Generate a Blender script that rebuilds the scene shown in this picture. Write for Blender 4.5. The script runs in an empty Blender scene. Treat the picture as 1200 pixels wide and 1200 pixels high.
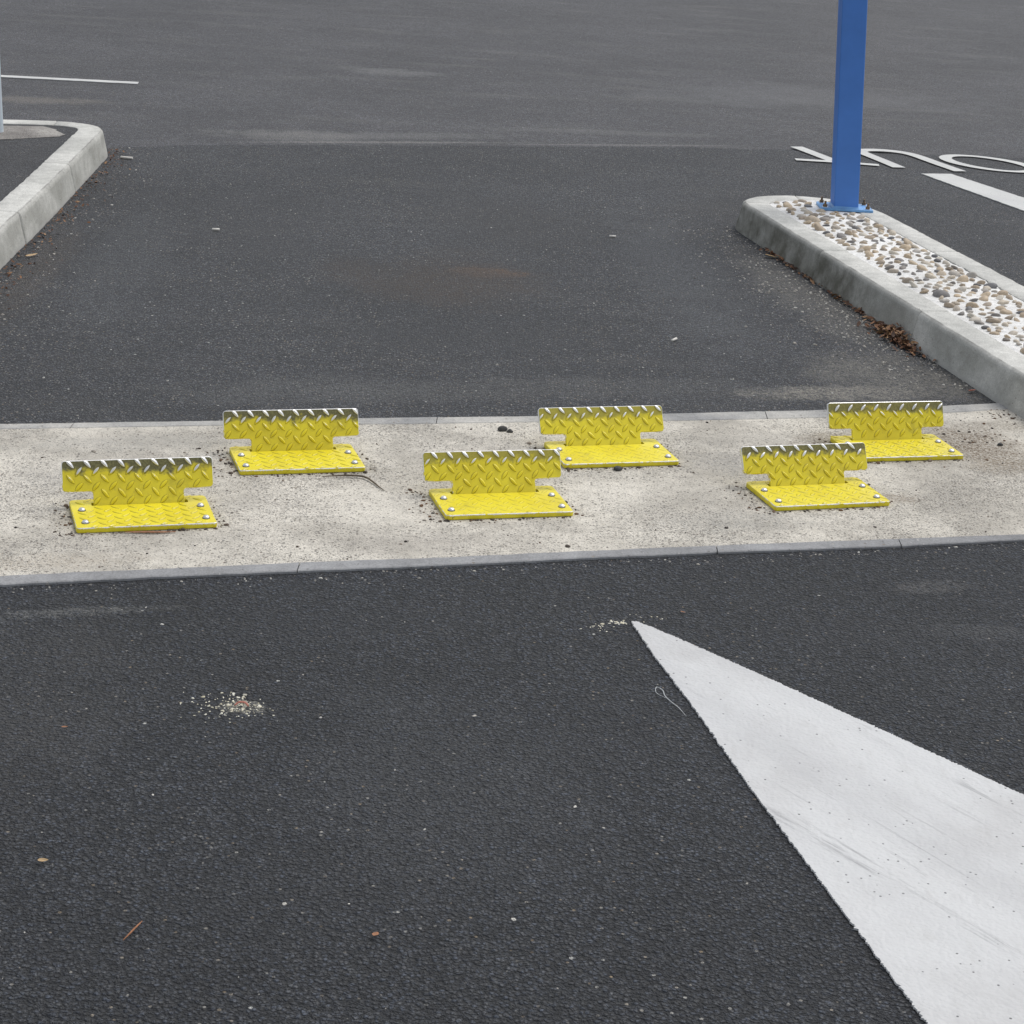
import bpy, math, random
import numpy as np
from mathutils import Vector, Matrix
from mathutils.geometry import tessellate_polygon
from math import sin, cos, pi, radians

scene = bpy.context.scene
COL = scene.collection
# ------------------------------------------------------------------ camera
F_PX, PITCH, ROLL, CAM_H = 2349.99, 0.34160, 0.06746, 1.6
cd = bpy.data.cameras.new("camera"); cam = bpy.data.objects.new("camera", cd); COL.objects.link(cam)
cd.sensor_width = 36; cd.sensor_fit = 'HORIZONTAL'; cd.lens = F_PX / 1200 * 36
cd.clip_start = 0.05; cd.clip_end = 500
fw = Vector((0, cos(PITCH), -sin(PITCH))); up0 = Vector((0, sin(PITCH), cos(PITCH))); rt0 = Vector((1, 0, 0))
rt = cos(ROLL) * rt0 + sin(ROLL) * up0; up = -sin(ROLL) * rt0 + cos(ROLL) * up0
m = Matrix((rt, up, -fw)).transposed().to_4x4(); m.translation = Vector((0, 0, CAM_H))
cam.matrix_world = m
scene.camera = cam
# ------------------------------------------------------------------ world, sun, exposure
SUN_EL, SUN_AZ = radians(62), radians(42)      # azimuth measured from +x (right of the view) counter-clockwise
w = bpy.data.worlds.new("World"); scene.world = w; w.use_nodes = True
nt = w.node_tree; bg = nt.nodes['Background']
sky = nt.nodes.new('ShaderNodeTexSky'); sky.sky_type = 'NISHITA'; sky.sun_disc = False
sky.sun_elevation = SUN_EL; sky.sun_rotation = pi/2 - SUN_AZ
sky.dust_density = 2.0; sky.air_density = 1.0; sky.ozone_density = 1.0
hs = nt.nodes.new('ShaderNodeHueSaturation'); hs.inputs['Saturation'].default_value = 0.34
nt.links.new(sky.outputs[0], hs.inputs['Color']); nt.links.new(hs.outputs[0], bg.inputs['Color'])
bg.inputs['Strength'].default_value = 0.15
sd = bpy.data.lights.new("sun", 'SUN'); so = bpy.data.objects.new("sun", sd); COL.objects.link(so)
sd.energy = 1.1; sd.angle = radians(28); sd.color = (1, .97, .92)
dirv = Vector((cos(SUN_EL)*cos(SUN_AZ), cos(SUN_EL)*sin(SUN_AZ), sin(SUN_EL)))
so.rotation_euler = dirv.to_track_quat('Z', 'Y').to_euler()
so.location = dirv * 20
scene.view_settings.view_transform = 'Standard'; scene.view_settings.look = 'None'
scene.view_settings.gamma = 1; scene.view_settings.exposure = 0.30

# ------------------------------------------------------------------ helpers
class MB:
    def __init__(s): s.v = []; s.f = []; s.m = []; s.a = {}
    def add(s, verts, faces, mat=0, **attrs):
        n = len(s.v); s.v += [tuple(v) for v in verts]
        s.f += [tuple(i + n for i in f) for f in faces]; s.m += [mat] * len(faces)
        for k in set(list(s.a) + list(attrs)):
            a = s.a.setdefault(k, [])
            a += [0.0] * (n - len(a))
            x = attrs.get(k, 0.0)
            a += list(x) if hasattr(x, '__len__') else [x] * len(verts)
    def build(s, name, mats, parent=None, smooth=False, loc=None):
        me = bpy.data.meshes.new(name); me.from_pydata(s.v, [], s.f)
        for mt in (mats if isinstance(mats, (list, tuple)) else [mats]): me.materials.append(mt)
        me.polygons.foreach_set('material_index', s.m)
        if smooth: me.polygons.foreach_set('use_smooth', [True] * len(s.f))
        for k, a in s.a.items():
            a += [0.0] * (len(s.v) - len(a))
            at = me.attributes.new(k, 'FLOAT', 'POINT'); at.data.foreach_set('value', a)
        me.update()
        o = bpy.data.objects.new(name, me); COL.objects.link(o)
        if parent: o.parent = parent
        if loc: o.location = loc
        return o

def tag(o, label=None, cat=None, group=None, kind=None):
    if label: o['label'] = label
    if cat: o['category'] = cat
    if group: o['group'] = group
    if kind: o['kind'] = kind
    return o
def empty(name, loc, rz=0):
    o = bpy.data.objects.new(name, None); COL.objects.link(o); o.empty_display_size = .1
    o.location = loc; o.rotation_euler = (0, 0, rz); return o

def round_poly(pts, radii, n=5):
    out = []; N = len(pts)
    for i in range(N):
        p = np.array(pts[i], float); a = np.array(pts[i-1], float); b = np.array(pts[(i+1) % N], float)
        r = radii[i]
        if r <= 0: out.append(tuple(p)); continue
        da = (a-p)/np.linalg.norm(a-p); db = (b-p)/np.linalg.norm(b-p)
        ang = math.acos(np.clip(da@db, -1, 1)); t = r/math.tan(ang/2)
        c = p + (da+db)/np.linalg.norm(da+db)*r/math.sin(ang/2)
        s = p+da*t-c; e = p+db*t-c
        a0 = math.atan2(s[1], s[0]); a1 = math.atan2(e[1], e[0]); d = (a1-a0+pi) % (2*pi)-pi
        for k in range(n+1):
            th = a0+d*k/n; out.append((c[0]+r*cos(th), c[1]+r*sin(th)))
    return out
def inset(pts, e):      # ccw polygon moved inward by e
    P = np.array(pts); out = []
    N = len(P)
    for i in range(N):
        d0 = P[i]-P[i-1]; d1 = P[(i+1) % N]-P[i]
        d0 /= np.linalg.norm(d0)+1e-12; d1 /= np.linalg.norm(d1)+1e-12
        n0 = np.array([-d0[1], d0[0]]); n1 = np.array([-d1[1], d1[0]]); nn = n0+n1; nn /= np.linalg.norm(nn)+1e-12
        out.append(tuple(P[i]+nn*e/max(.4, nn@n1)))
    return out
def slab(mb, outer, z0, z1, c, hole=None, attr=None, mat=0, side=0.0, xf=lambda p: p):
    """outline extruded between z0 and z1, chamfered all round by c; hole = ccw outline"""
    def ring(pts, z): return [(x, y, z) for x, y in pts]
    N = len(outer); io = inset(outer, c)
    rings = [ring(io, z0), ring(outer, z0+c), ring(outer, z1-c), ring(io, z1)]
    vs = [p for r in rings for p in r]; fs = []
    for k in range(3):
        for i in range(N):
            j = (i+1) % N; fs.append((k*N+i, k*N+j, (k+1)*N+j, (k+1)*N+i))
    rim = [0.0]*N + [side]*N + [max(side, .55)]*N + [1.0]*N
    mb.add([xf(p) for p in vs], fs, mat, rim=rim, **(attr(vs) if attr else {}))
    polys = [[Vector((x, y, 0)) for x, y in io]]
    flat = list(io)
    if hole:
        polys.append([Vector((x, y, 0)) for x, y in hole]); flat += list(hole)
    tris = tessellate_polygon(polys)
    up_, dn = [], []
    for t in tris:
        a, b, d = [flat[i] for i in t]
        ar = (b[0]-a[0])*(d[1]-a[1])-(b[1]-a[1])*(d[0]-a[0])
        t = tuple(t) if ar > 0 else tuple(reversed(t))
        up_.append(t); dn.append(tuple(reversed(t)))
    for z, ff in ((z1, up_), (z0, dn)):
        v = ring(flat, z); mb.add([xf(p) for p in v], ff, mat, rim=0.0, **(attr(v) if attr else {}))
    if hole:
        H = len(hole); v = ring(hole, z1)+ring(hole, z0)
        mb.add([xf(p) for p in v], [(i, i+H, (i+1) % H+H, (i+1) % H) for i in range(H)], mat, rim=0.0, **(attr(v) if attr else {}))

# ------------------------------------------------------------------ materials
def new_mat(name):
    mt = bpy.data.materials.new(name); mt.use_nodes = True
    return mt, mt.node_tree, mt.node_tree.nodes['Principled BSDF']
class N:
    """small node-graph writer"""
    def __init__(s, nt): s.nt = nt; s.L = nt.links
        
    def node(s, t, **kw):
        n = s.nt.nodes.new(t)
        for k, v in kw.items(): setattr(n, k, v)
        return n
    def put(s, sock, v):
        if isinstance(v, bpy.types.NodeSocket): s.L.new(v, sock)
        elif isinstance(v, (tuple, list)) and len(v) == 3 and sock.type == 'RGBA': sock.default_value = (*v, 1)
        else: sock.default_value = v
    def pos(s):
        return s.node('ShaderNodeNewGeometry').outputs['Position']
    def obj(s):
        return s.node('ShaderNodeTexCoord').outputs['Object']
    def noise(s, vec, scale, detail=3, rough=.55, dist=0.0):
        n = s.node('ShaderNodeTexNoise'); s.put(n.inputs['Vector'], vec); n.inputs['Scale'].default_value = scale
        n.inputs['Detail'].default_value = detail; n.inputs['Roughness'].default_value = rough; n.inputs['Distortion'].default_value = dist
        return n.outputs['Fac']
    def vor(s, vec, scale, feature='F1', rnd=1.0):
        n = s.node('ShaderNodeTexVoronoi', feature=feature); s.put(n.inputs['Vector'], vec)
        n.inputs['Scale'].default_value = scale; n.inputs['Randomness'].default_value = rnd
        return n.outputs
    def math(s, op, a, b=0.0, c=0.0, clamp=False):
        n = s.node('ShaderNodeMath', operation=op); n.use_clamp = clamp
        s.put(n.inputs[0], a); s.put(n.inputs[1], b)
        if op in ('MULTIPLY_ADD', 'COMPARE'): s.put(n.inputs[2], c)
        return n.outputs[0]
    def ramp(s, v, lo, hi, a=0.0, b=1.0):
        n = s.node('ShaderNodeMapRange'); n.clamp = True; n.interpolation_type = 'SMOOTHSTEP'
        s.put(n.inputs[0], v); s.put(n.inputs[1], lo); s.put(n.inputs[2], hi); s.put(n.inputs[3], a); s.put(n.inputs[4], b)
        return n.outputs[0]
    def cramp(s, v, stops):
        n = s.node('ShaderNodeValToRGB'); s.put(n.inputs[0], v); e = n.color_ramp.elements
        while len(e) < len(stops): e.new(.5)
        for k, (p, c) in enumerate(stops): e[k].position = p; e[k].color = (*c, 1)
        return n.outputs[0]
    def mix(s, f, a, b, mode='MIX'):
        n = s.node('ShaderNodeMix', data_type='RGBA', blend_type=mode); s.put(n.inputs[0], f); s.put(n.inputs[6], a); s.put(n.inputs[7], b)
        return n.outputs[2]
    def sep(s, v):
        n = s.node('ShaderNodeSeparateXYZ'); s.put(n.inputs[0], v); return n.outputs
    def rnd1(s, col):      # one random number out of a voronoi cell colour
        n = s.node('ShaderNodeSeparateColor'); s.put(n.inputs[0], col); return n.outputs
    def scalev(s, v, k):
        n = s.node('ShaderNodeVectorMath', operation='MULTIPLY'); s.put(n.inputs[0], v); n.inputs[1].default_value = k; return n.outputs[0]
    def bump(s, h, strength, dist, normal=None):
        n = s.node('ShaderNodeBump'); s.put(n.inputs['Height'], h); n.inputs['Strength'].default_value = strength; n.inputs['Distance'].default_value = dist
        if normal: s.L.new(normal, n.inputs['Normal'])
        return n.outputs[0]
    def attr(s, name):
        n = s.node('ShaderNodeAttribute'); n.attribute_name = name; return n.outputs['Fac']
    def blob(s, P, cx, cy, rx, ry, rot=0.0):
        """soft elliptical mask for stains and painted shade at a place on the ground"""
        x, y, z = s.sep(P)[:3]
        dx = s.math('SUBTRACT', x, cx); dy = s.math('SUBTRACT', y, cy)
        a = s.math('ADD', s.math('MULTIPLY', dx, cos(rot)/rx), s.math('MULTIPLY', dy, sin(rot)/rx))
        b = s.math('ADD', s.math('MULTIPLY', dx, -sin(rot)/ry), s.math('MULTIPLY', dy, cos(rot)/ry))
        r = s.math('ADD', s.math('MULTIPLY', a, a), s.math('MULTIPLY', b, b))
        r = s.math('ADD', r, s.math('MULTIPLY', s.math('SUBTRACT', s.noise(P, 1.3/min(rx, ry), 5, .72), .5), 2.6))
        m = s.ramp(r, -0.1, 1.0, 1.0, 0.0)
        return s.math('MULTIPLY', m, s.ramp(s.noise(P, 120, 3, .75), .40, .60, .12, 1.25))

def asphalt(name, base, cell, contrast, specks, bumpd, tint=(1, 1, 1), stains_and_shade=(), dust=0.0):
    mt, nt, b = new_mat(name); g = N(nt); P = g.pos()
    warp = g.node('ShaderNodeVectorMath', operation='ADD')
    g.put(warp.inputs[0], P); nz = g.node('ShaderNodeTexNoise'); g.put(nz.inputs['Vector'], P); nz.inputs['Scale'].default_value = cell*.7
    sc = g.node('ShaderNodeVectorMath', operation='SCALE'); g.put(sc.inputs[0], nz.outputs['Color']); sc.inputs['Scale'].default_value = .9/cell
    g.put(warp.inputs[1], sc.outputs[0]); W = warp.outputs[0]
    v1 = g.vor(W, cell); v2 = g.vor(W, cell*2.1)
    r1 = g.rnd1(v1['Color'])[0]; r2 = g.rnd1(v2['Color'])[1]
    stone = g.math('ADD', g.math('MULTIPLY', r1, .6), g.math('MULTIPLY', r2, .4))
    gap = g.ramp(v1['Distance'], .28, .62, 0.0, 1.0)          # low binder between the stones, crevice shade painted in with it
    val = g.ramp(stone, .15, .9, 1-contrast, 1+contrast)
    val = g.math('MULTIPLY', val, g.math('SUBTRACT', 1.2, g.math('MULTIPLY', gap, .85)))
    big = g.noise(P, .9, 5, .6); mid = g.noise(P, 5.5, 4, .6)
    val = g.math('MULTIPLY', val, g.ramp(g.noise(P, cell*.36, 4, .75), .3, .7, .55, 1.42))
    val = g.math('MULTIPLY', val, g.ramp(big, .3, .7, .84, 1.16))
    val = g.math('MULTIPLY', val, g.ramp(mid, .25, .75, .9, 1.1))
    hue = g.mix(g.rnd1(v1['Color'])[2], (base[0]*.93, base[1]*.98, base[2]*1.08), (base[0]*1.06, base[1]*1.0, base[2]*.92))
    col = g.mix(1.0, hue, val, 'MULTIPLY')
    # pale chippings worn bare here and there
    vs = g.vor(P, 95); rs = g.rnd1(vs['Color'])
    sp = g.math('MULTIPLY', g.math('GREATER_THAN', rs[0], 1-specks), g.ramp(vs['Distance'], .22, .32, 1.0, 0.0))
    sp = g.math('MULTIPLY', sp, g.ramp(g.noise(P, 2.3, 2), .35, .65, .35, 1.0))
    col = g.mix(g.math('MULTIPLY', sp, .8), col, g.mix(rs[1], (.42, .41, .38), (.30, .22, .13)))
    vb = g.vor(P, 38); rb = g.rnd1(vb['Color'])
    sb = g.math('MULTIPLY', g.math('GREATER_THAN', rb[0], 1-specks*.18), g.ramp(vb['Distance'], .1, .16, 1.0, 0.0))
    col = g.mix(sb, col, (.55, .54, .5))
    if dust:
        dn = g.ramp(g.noise(g.scalev(P, (.8, 2.6, 1)), 1.4, 6, .65), .5, .78, 0.0, 1.0)
        col = g.mix(g.math('MULTIPLY', dn, dust), col, (.22, .21, .19))
    for cx, cy, rx, ry, rot, c, k in stains_and_shade:
        mk = g.blob(P, cx, cy, rx, ry, rot)
        col = g.mix(g.math('MULTIPLY', mk, k), col, c)
    g.put(b.inputs['Base Color'], col)
    g.put(b.inputs['Roughness'], g.ramp(stone, 0, 1, .62, .88)); b.inputs['Specular IOR Level'].default_value = .5
    h = g.math('SUBTRACT', 1.0, g.math('MULTIPLY', v1['Distance'], 1.1))
    h = g.math('MULTIPLY', h, g.math('ADD', .5, g.math('MULTIPLY', r1, .7)))
    h = g.math('ADD', h, g.math('MULTIPLY', g.math('SUBTRACT', .6, v2['Distance']), .45))
    g.put(b.inputs['Normal'], g.bump(h, 1.0, bumpd))
    return mt

M = {}
M['near'] = asphalt('asphalt_near', (.049, .053, .060), 140, .62, .055, .011,
    stains_and_shade=[(-.9, 3.72, .28, .03, .3, (.2, .2, .19), .5), (.95, 4.2, .14, .05, .3, (.2, .19, .18), .35), (1.0, 3.95, .16, .06, 0, (.10, .10, .10), .5),
            (-.85, 3.35, .25, .5, 0, (.085, .082, .078), .35), (-.47, 3.345, .05, .035, 0, (.34, .33, .28), .8), (-.88, 2.9, .2, .5, 0, (.03, .028, .025), .45), (-.1, 3.1, .35, .5, .3, (.085, .088, .092), .35), (.2, 3.35, .2, .25, 0, (.03, .031, .034), .4), (-.35, 3.75, .4, .12, .3, (.034, .036, .04), .4), (-.3, 2.7, .2, .2, 0, (.034, .035, .038), .35), (.75, 3.9, .3, .12, .2, (.035, .036, .04), .4)])
M['lane'] = asphalt('asphalt_lane', (.072, .075, .081), 165, .80, .26, .007, dust=.10,
    stains_and_shade=[(-.15, 7.05, .18, .11, .1, (.24, .12, .05), .75), (-.3, 6.9, .5, .5, .2, (.055, .042, .032), .9), (-.1, 7.9, .45, .8, .2, (.045, .043, .042), .5),
            (.95, 5.76, .42, .10, .29, (.27, .25, .21), .95), (1.15, 6.0, .34, .34, .29, (.19, .18, .155), .8), (1.0, 6.9, .18, .8, .25, (.16, .155, .14), .6), (.55, 7.3, .25, 1.4, .1, (.1, .105, .11), .5),
            (-1.4, 6.8, .2, 1.2, .08, (.10, .105, .11), .35), (-1.65, 6.6, .1, .9, .05, (.11, .085, .06), .35), (.95, 7.2, .12, .9, .25, (.17, .16, .14), .35),
            (-.6, 5.4, .5, .2, .29, (.13, .13, .125), .5), (.1, 5.6, .8, .15, .29, (.14, .138, .13), .4), (-1.0, 7.6, .35, .8, .1, (.04, .04, .042), .45), (1.0, 8.6, .5, .4, .3, (.04, .038, .036), .5), (-.2, 6.1, .5, .25, .2, (.042, .043, .045), .5)])
M['old'] = asphalt('asphalt_old', (.090, .089, .093), 170, .60, .07, .003, dust=.22,
    stains_and_shade=[(-.75, 9.72, .9, .035, .385, (.30, .29, .26), .55), (.4, 10.12, .8, .03, .36, (.26, .25, .23), .5), (-.7, 9.95, .8, .13, .37, (.2, .195, .185), .4), (.3, 10.5, .9, .10, .2, (.16, .157, .15), .4), (-1.2, 9.75, .5, .2, .2, (.26, .25, .23), .4),
            (-2.6, 10.3, .5, .16, .2, (.24, .21, .17), .4), (-.9, 12.3, .4, .2, 0, (.25, .25, .24), .4), (1.6, 12.4, 1.4, .7, .3, (.14, .14, .142), .5)])
M['infill'] = asphalt('asphalt_infill', (.070, .069, .070), 170, .6, .06, .005)

def concrete(name, base, dark, speck=0.0, bumpd=.0015, streak=0.0, stains_and_shade=(), speckscale=90, objc=False):
    mt, nt, b = new_mat(name); g = N(nt); P = g.pos()
    big = g.noise(P, 3.0, 6, .62); fine = g.noise(P, 220, 3, .6); mid = g.noise(P, 26, 4, .6)
    col = g.mix(g.ramp(big, .34, .64), dark, base)
    col = g.mix(1.0, col, g.ramp(mid, .25, .75, .88, 1.1), 'MULTIPLY')
    col = g.mix(1.0, col, g.ramp(fine, .25, .75, .82, 1.16), 'MULTIPLY')
    h = g.math('ADD', g.math('MULTIPLY', fine, .6), mid)
    if speck:
        v = g.vor(P, speckscale); r = g.rnd1(v['Color']); dens = g.ramp(g.noise(P, 2.6, 4, .65), .38, .66, .25, 1.0)
        mk = g.math('MULTIPLY', g.math('LESS_THAN', r[0], g.math('MULTIPLY', dens, speck)), g.ramp(v['Distance'], .2, .42, 1.0, 0.0))
        c = g.cramp(r[1], [(0, (.06, .055, .05)), (.4, (.14, .13, .12)), (.7, (.2, .15, .11)), (1, (.62, .6, .56))])
        col = g.mix(g.math('MULTIPLY', mk, .68), col, c)
        v2 = g.vor(P, speckscale*.42); r2 = g.rnd1(v2['Color'])
        m2 = g.math('MULTIPLY', g.math('LESS_THAN', r2[0], g.math('MULTIPLY', dens, speck*.35)), g.ramp(v2['Distance'], .12, .25, 1.0, 0.0))
        col = g.mix(g.math('MULTIPLY', m2, .62), col, g.cramp(r2[1], [(0, (.05, .045, .04)), (.6, (.16, .13, .11)), (1, (.3, .27, .24))]))
        v3 = g.vor(P, speckscale*2.3); r3 = g.rnd1(v3['Color'])
        m3 = g.math('MULTIPLY', g.math('LESS_THAN', r3[0], g.math('MULTIPLY', dens, speck*1.2)), g.ramp(v3['Distance'], .3, .5, 1.0, 0.0))
        col = g.mix(g.math('MULTIPLY', m3, .6), col, g.cramp(r3[1], [(0, (.08, .075, .07)), (.6, (.2, .18, .16)), (1, (.65, .63, .6))]))
        h = g.math('SUBTRACT', h, g.math('MULTIPLY', mk, 1.2))
        h = g.math('SUBTRACT', h, g.math('MULTIPLY', m3, .7))
    if streak:
        s1 = g.ramp(g.noise(g.scalev(P, (2, 2, .5)), 3.5, 5, .6), .42, .68, 0.0, 1.0)
        col = g.mix(g.math('MULTIPLY', s1, streak), col, (.14, .135, .12))
    for cx, cy, rx, ry, rot, c, k in stains_and_shade:
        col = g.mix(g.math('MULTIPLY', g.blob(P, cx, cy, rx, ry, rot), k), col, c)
    g.put(b.inputs['Base Color'], col); b.inputs['Roughness'].default_value = .9; b.inputs['Specular IOR Level'].default_value = .3
    g.put(b.inputs['Normal'], g.bump(h, .8, bumpd))
    return mt
BR = (.17, .13, .09)
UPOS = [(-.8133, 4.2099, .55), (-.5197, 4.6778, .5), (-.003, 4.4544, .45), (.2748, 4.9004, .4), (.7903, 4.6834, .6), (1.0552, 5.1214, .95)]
around = [(x-.03, y+.09, .235, .16, .31, (.27, .24, .19), k) for x, y, k in UPOS]  # dirty ring per plate, contact shade painted into the concrete colour
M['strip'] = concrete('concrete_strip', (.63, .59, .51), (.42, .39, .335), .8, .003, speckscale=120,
    stains_and_shade=around+[(.88, 5.22, .20, .13, .3, (.24, .19, .13), .95), (1.27, 5.3, .17, .24, .5, BR, .9), (1.3, 5.12, .13, .10, .3, (.26, .21, .15), .45), (.97, 4.80, .08, .05, .3, (.25, .2, .15), .6),
            (-.93, 4.28, .05, .16, .3, (.32, .30, .26), .5), (-.60, 4.75, .07, .12, .3, (.3, .28, .25), .5), (-.22, 4.52, .08, .12, .4, (.27, .25, .22), .45), (.08, 4.95, .05, .12, .4, (.3, .28, .25), .4),
            (1.35, 5.5, .2, .07, .3, (.22, .19, .15), .6), (.6, 5.2, .4, .08, .29, (.36, .34, .3), .4), (-.9, 4.85, .5, .08, .29, (.36, .35, .32), .45),
            (.6, 4.98, .18, .14, 0, (.30, .29, .27), .6), (-.2, 4.25, .3, .1, .3, (.38, .35, .31), .5), (-1.05, 4.5, .15, .2, .3, (.33, .32, .3), .5), (-1.0, 3.98, .3, .06, .3, (.42, .36, .28), .4),(.55, 4.55, .25, .09, .3, (.35, .34, .31), .45)])
M['edging'] = concrete('concrete_edging', (.30, .30, .30), (.23, .23, .23), .06, .001)
M['edging_pale'] = concrete('concrete_edging_pale', (.46, .445, .41), (.27, .27, .265), .1, .001)
def kerb_mat():
    mt = concrete('kerb_concrete', (.61, .60, .555), (.46, .455, .42), .05, .0012, speckscale=160)
    nt = mt.node_tree; g = N(nt); b = nt.nodes['Principled BSDF']; src = b.inputs['Base Color'].links[0].from_socket
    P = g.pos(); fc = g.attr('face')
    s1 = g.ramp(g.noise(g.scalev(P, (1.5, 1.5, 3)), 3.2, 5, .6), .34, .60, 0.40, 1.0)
    # grime plus painted shade darkening the upright faces, a paler worn line along the foot
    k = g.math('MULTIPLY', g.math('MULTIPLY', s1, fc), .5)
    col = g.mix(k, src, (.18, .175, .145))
    x, y, z = g.sep(P)[:3]
    foot = g.math('MULTIPLY', g.ramp(z, .001, .016, 1.0, 0.0), g.math('MULTIPLY', fc, .7))
    col = g.mix(foot, col, (.42, .41, .38))
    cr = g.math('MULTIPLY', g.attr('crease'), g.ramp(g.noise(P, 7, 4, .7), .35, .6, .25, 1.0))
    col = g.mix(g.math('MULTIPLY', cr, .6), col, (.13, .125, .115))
    # algae-dark nose of the pebble island
    x, y, z = g.sep(P)[:3]
    nose = g.math('MULTIPLY', g.math('MULTIPLY', g.ramp(y, 6.3, 7.1), g.ramp(x, 0, .3)), fc)
    nose = g.math('MULTIPLY', nose, g.ramp(g.noise(P, 6, 6, .7), .3, .62, .2, 1.0))
    col = g.mix(g.math('MULTIPLY', nose, .9), col, (.085, .082, .062))
    g.put(b.inputs['Base Color'], col)
    return mt
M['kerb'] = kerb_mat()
M['kerb_dirt'] = concrete('dirt_patch', (.36, .34, .31), (.20, .185, .17), .5, .004)

def paint_white(name, base=(.57, .57, .56), grime=.65, pits=.05):
    mt, nt, b = new_mat(name); g = N(nt); P = g.pos()
    n1 = g.noise(P, 2.2, 6, .65); n2 = g.noise(g.scalev(P, (3.2, 1, 1)), 9, 6, .7)
    col = g.mix(g.math('MULTIPLY', g.ramp(n1, .38, .66), grime), base, (.42, .41, .40))
    col = g.mix(g.math('MULTIPLY', g.ramp(n2, .52, .76), grime*.6), col, (.42, .41, .39))
    v = g.vor(P, 130); r = g.rnd1(v['Color']); pm = g.math('MULTIPLY', g.math('LESS_THAN', r[0], g.math('MULTIPLY', g.ramp(g.noise(P, 3.5, 3), .45, .72, .1, 1.0), pits)), g.ramp(v['Distance'], .2, .35, 1.0, 0.0))
    col = g.mix(g.math('MULTIPLY', pm, .9), col, (.07, .07, .07))
    # thin rubber scuffs running along the driving direction
    rot = g.node('ShaderNodeVectorRotate', rotation_type='Z_AXIS'); g.put(rot.inputs['Vector'], P); rot.inputs['Angle'].default_value = radians(52)
    sc = g.ramp(g.noise(g.scalev(rot.outputs[0], (1.3, 24, 1)), 1.0, 6, .75, .3), .56, .70)
    sc = g.math('MULTIPLY', sc, g.ramp(g.noise(P, 2.9, 3), .42, .56))
    col = g.mix(g.math('MULTIPLY', sc, grime*1.3), col, (.24, .24, .24))
    lane_ = g.ramp(g.noise(g.scalev(rot.outputs[0], (.5, 5.5, 1)), 1.0, 4, .6, .2), .45, .75)
    col = g.mix(g.math('MULTIPLY', lane_, grime*.7), col, (.43, .43, .43))
    g.put(b.inputs['Base Color'], col); b.inputs['Roughness'].default_value = .6
    vb = g.vor(P, 125)
    h = g.math('ADD', g.math('MULTIPLY', g.math('SUBTRACT', 1, vb['Distance']), .5), g.noise(P, 60, 4, .6))
    g.put(b.inputs['Normal'], g.bump(h, .6, .003))
    return mt
M['white'] = paint_white('road_paint_white', pits=.12)
M['white_far'] = paint_white('road_paint_far', (.56, .56, .53), .4, .12)

def yellow_mat():
    mt, nt, b = new_mat('yellow_tread_plate'); g = N(nt); O = g.obj(); P = g.pos()
    lug, rim, top, amt = g.attr('lug'), g.attr('rim'), g.attr('top'), g.attr('wear')
    n = g.noise(P, 45, 5, .65); nf = g.noise(P, 240, 3, .6); nb = g.noise(P, 9, 3, .5)
    col = g.mix(g.ramp(nb, .3, .7), (.72, .595, .018), (.80, .68, .024))
    col = g.mix(g.math('MULTIPLY', g.ramp(n, .58, .74), .35), col, (.40, .34, .05))
    # grime kept between the lugs: heavy along the struck edge, thin elsewhere
    tw = g.math('ADD', g.math('ADD', top, g.math('MULTIPLY', g.math('SUBTRACT', n, .5), .55)), g.math('MULTIPLY', g.math('SUBTRACT', nb, .5), .45))
    d = g.ramp(tw, .66, .84)
    d = g.math('MULTIPLY', g.math('MULTIPLY', d, amt), .93)
    d2 = g.math('MULTIPLY', g.ramp(g.noise(P, 14, 6, .7), .54, .72), .4)      # greasy smears over the whole plate
    col = g.mix(d2, col, (.34, .29, .045))
    chip = g.ramp(g.noise(P, 85, 3, .7), .70, .74)
    col = g.mix(g.math('MULTIPLY', chip, .85), col, (.09, .07, .04))
    col = g.mix(d, col, g.mix(g.ramp(nf, .35, .7), (.055, .055, .035), (.17, .16, .08)))
    foot = g.math('MULTIPLY', g.attr('base'), .92)      # dirt deepened into a painted shadow outline round each lug's foot
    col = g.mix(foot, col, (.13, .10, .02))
    # bare steel
    e1 = g.math('MULTIPLY', g.ramp(g.math('ADD', g.math('MULTIPLY', lug, .5), g.math('MULTIPLY', top, .86)), .88, 1.08), amt)
    e2 = g.math('MULTIPLY', rim, g.ramp(g.math('ADD', g.math('MULTIPLY', top, .45), g.noise(P, 55, 5, .75)), .58, .72))
    e = g.math('ADD', e1, e2, clamp=True)
    e = g.ramp(g.math('ADD', e, g.math('MULTIPLY', g.math('SUBTRACT', nf, .5), .5)), .4, .55)
    col = g.mix(e, col, (.80, .80, .79))
    g.put(b.inputs['Base Color'], col)
    g.put(b.inputs['Metallic'], g.math('MULTIPLY', e, .75))
    g.put(b.inputs['Roughness'], g.ramp(g.math('ADD', e, g.math('MULTIPLY', n, .3)), 0, 1, .42, .34))
    b.inputs['Specular IOR Level'].default_value = .5
    g.put(b.inputs['Normal'], g.bump(g.math('ADD', n, g.math('MULTIPLY', nf, .4)), .35, .0012))
    return mt
M['yellow'] = yellow_mat()
def simple(name, col, rough=.6, metal=0.0, var=.2, scale=30, bump=.0):
    mt, nt, b = new_mat(name); g = N(nt); P = g.obj()
    n = g.noise(P, scale, 4, .6)
    c = g.mix(1.0, (*col,), g.ramp(n, .25, .75, 1-var, 1+var), 'MULTIPLY')
    g.put(b.inputs['Base Color'], c); b.inputs['Roughness'].default_value = rough; b.inputs['Metallic'].default_value = metal
    if bump: g.put(b.inputs['Normal'], g.bump(n, .6, bump))
    return mt
M['bolt'] = simple('zinc_bolt', (.72, .72, .73), .32, .85, .12, 200)
M['washer'] = simple('grimy_washer', (.13, .12, .10), .6, .3, .3, 200)
M['pit'] = simple('slot_pit', (.03, .028, .02), .8)
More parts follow.
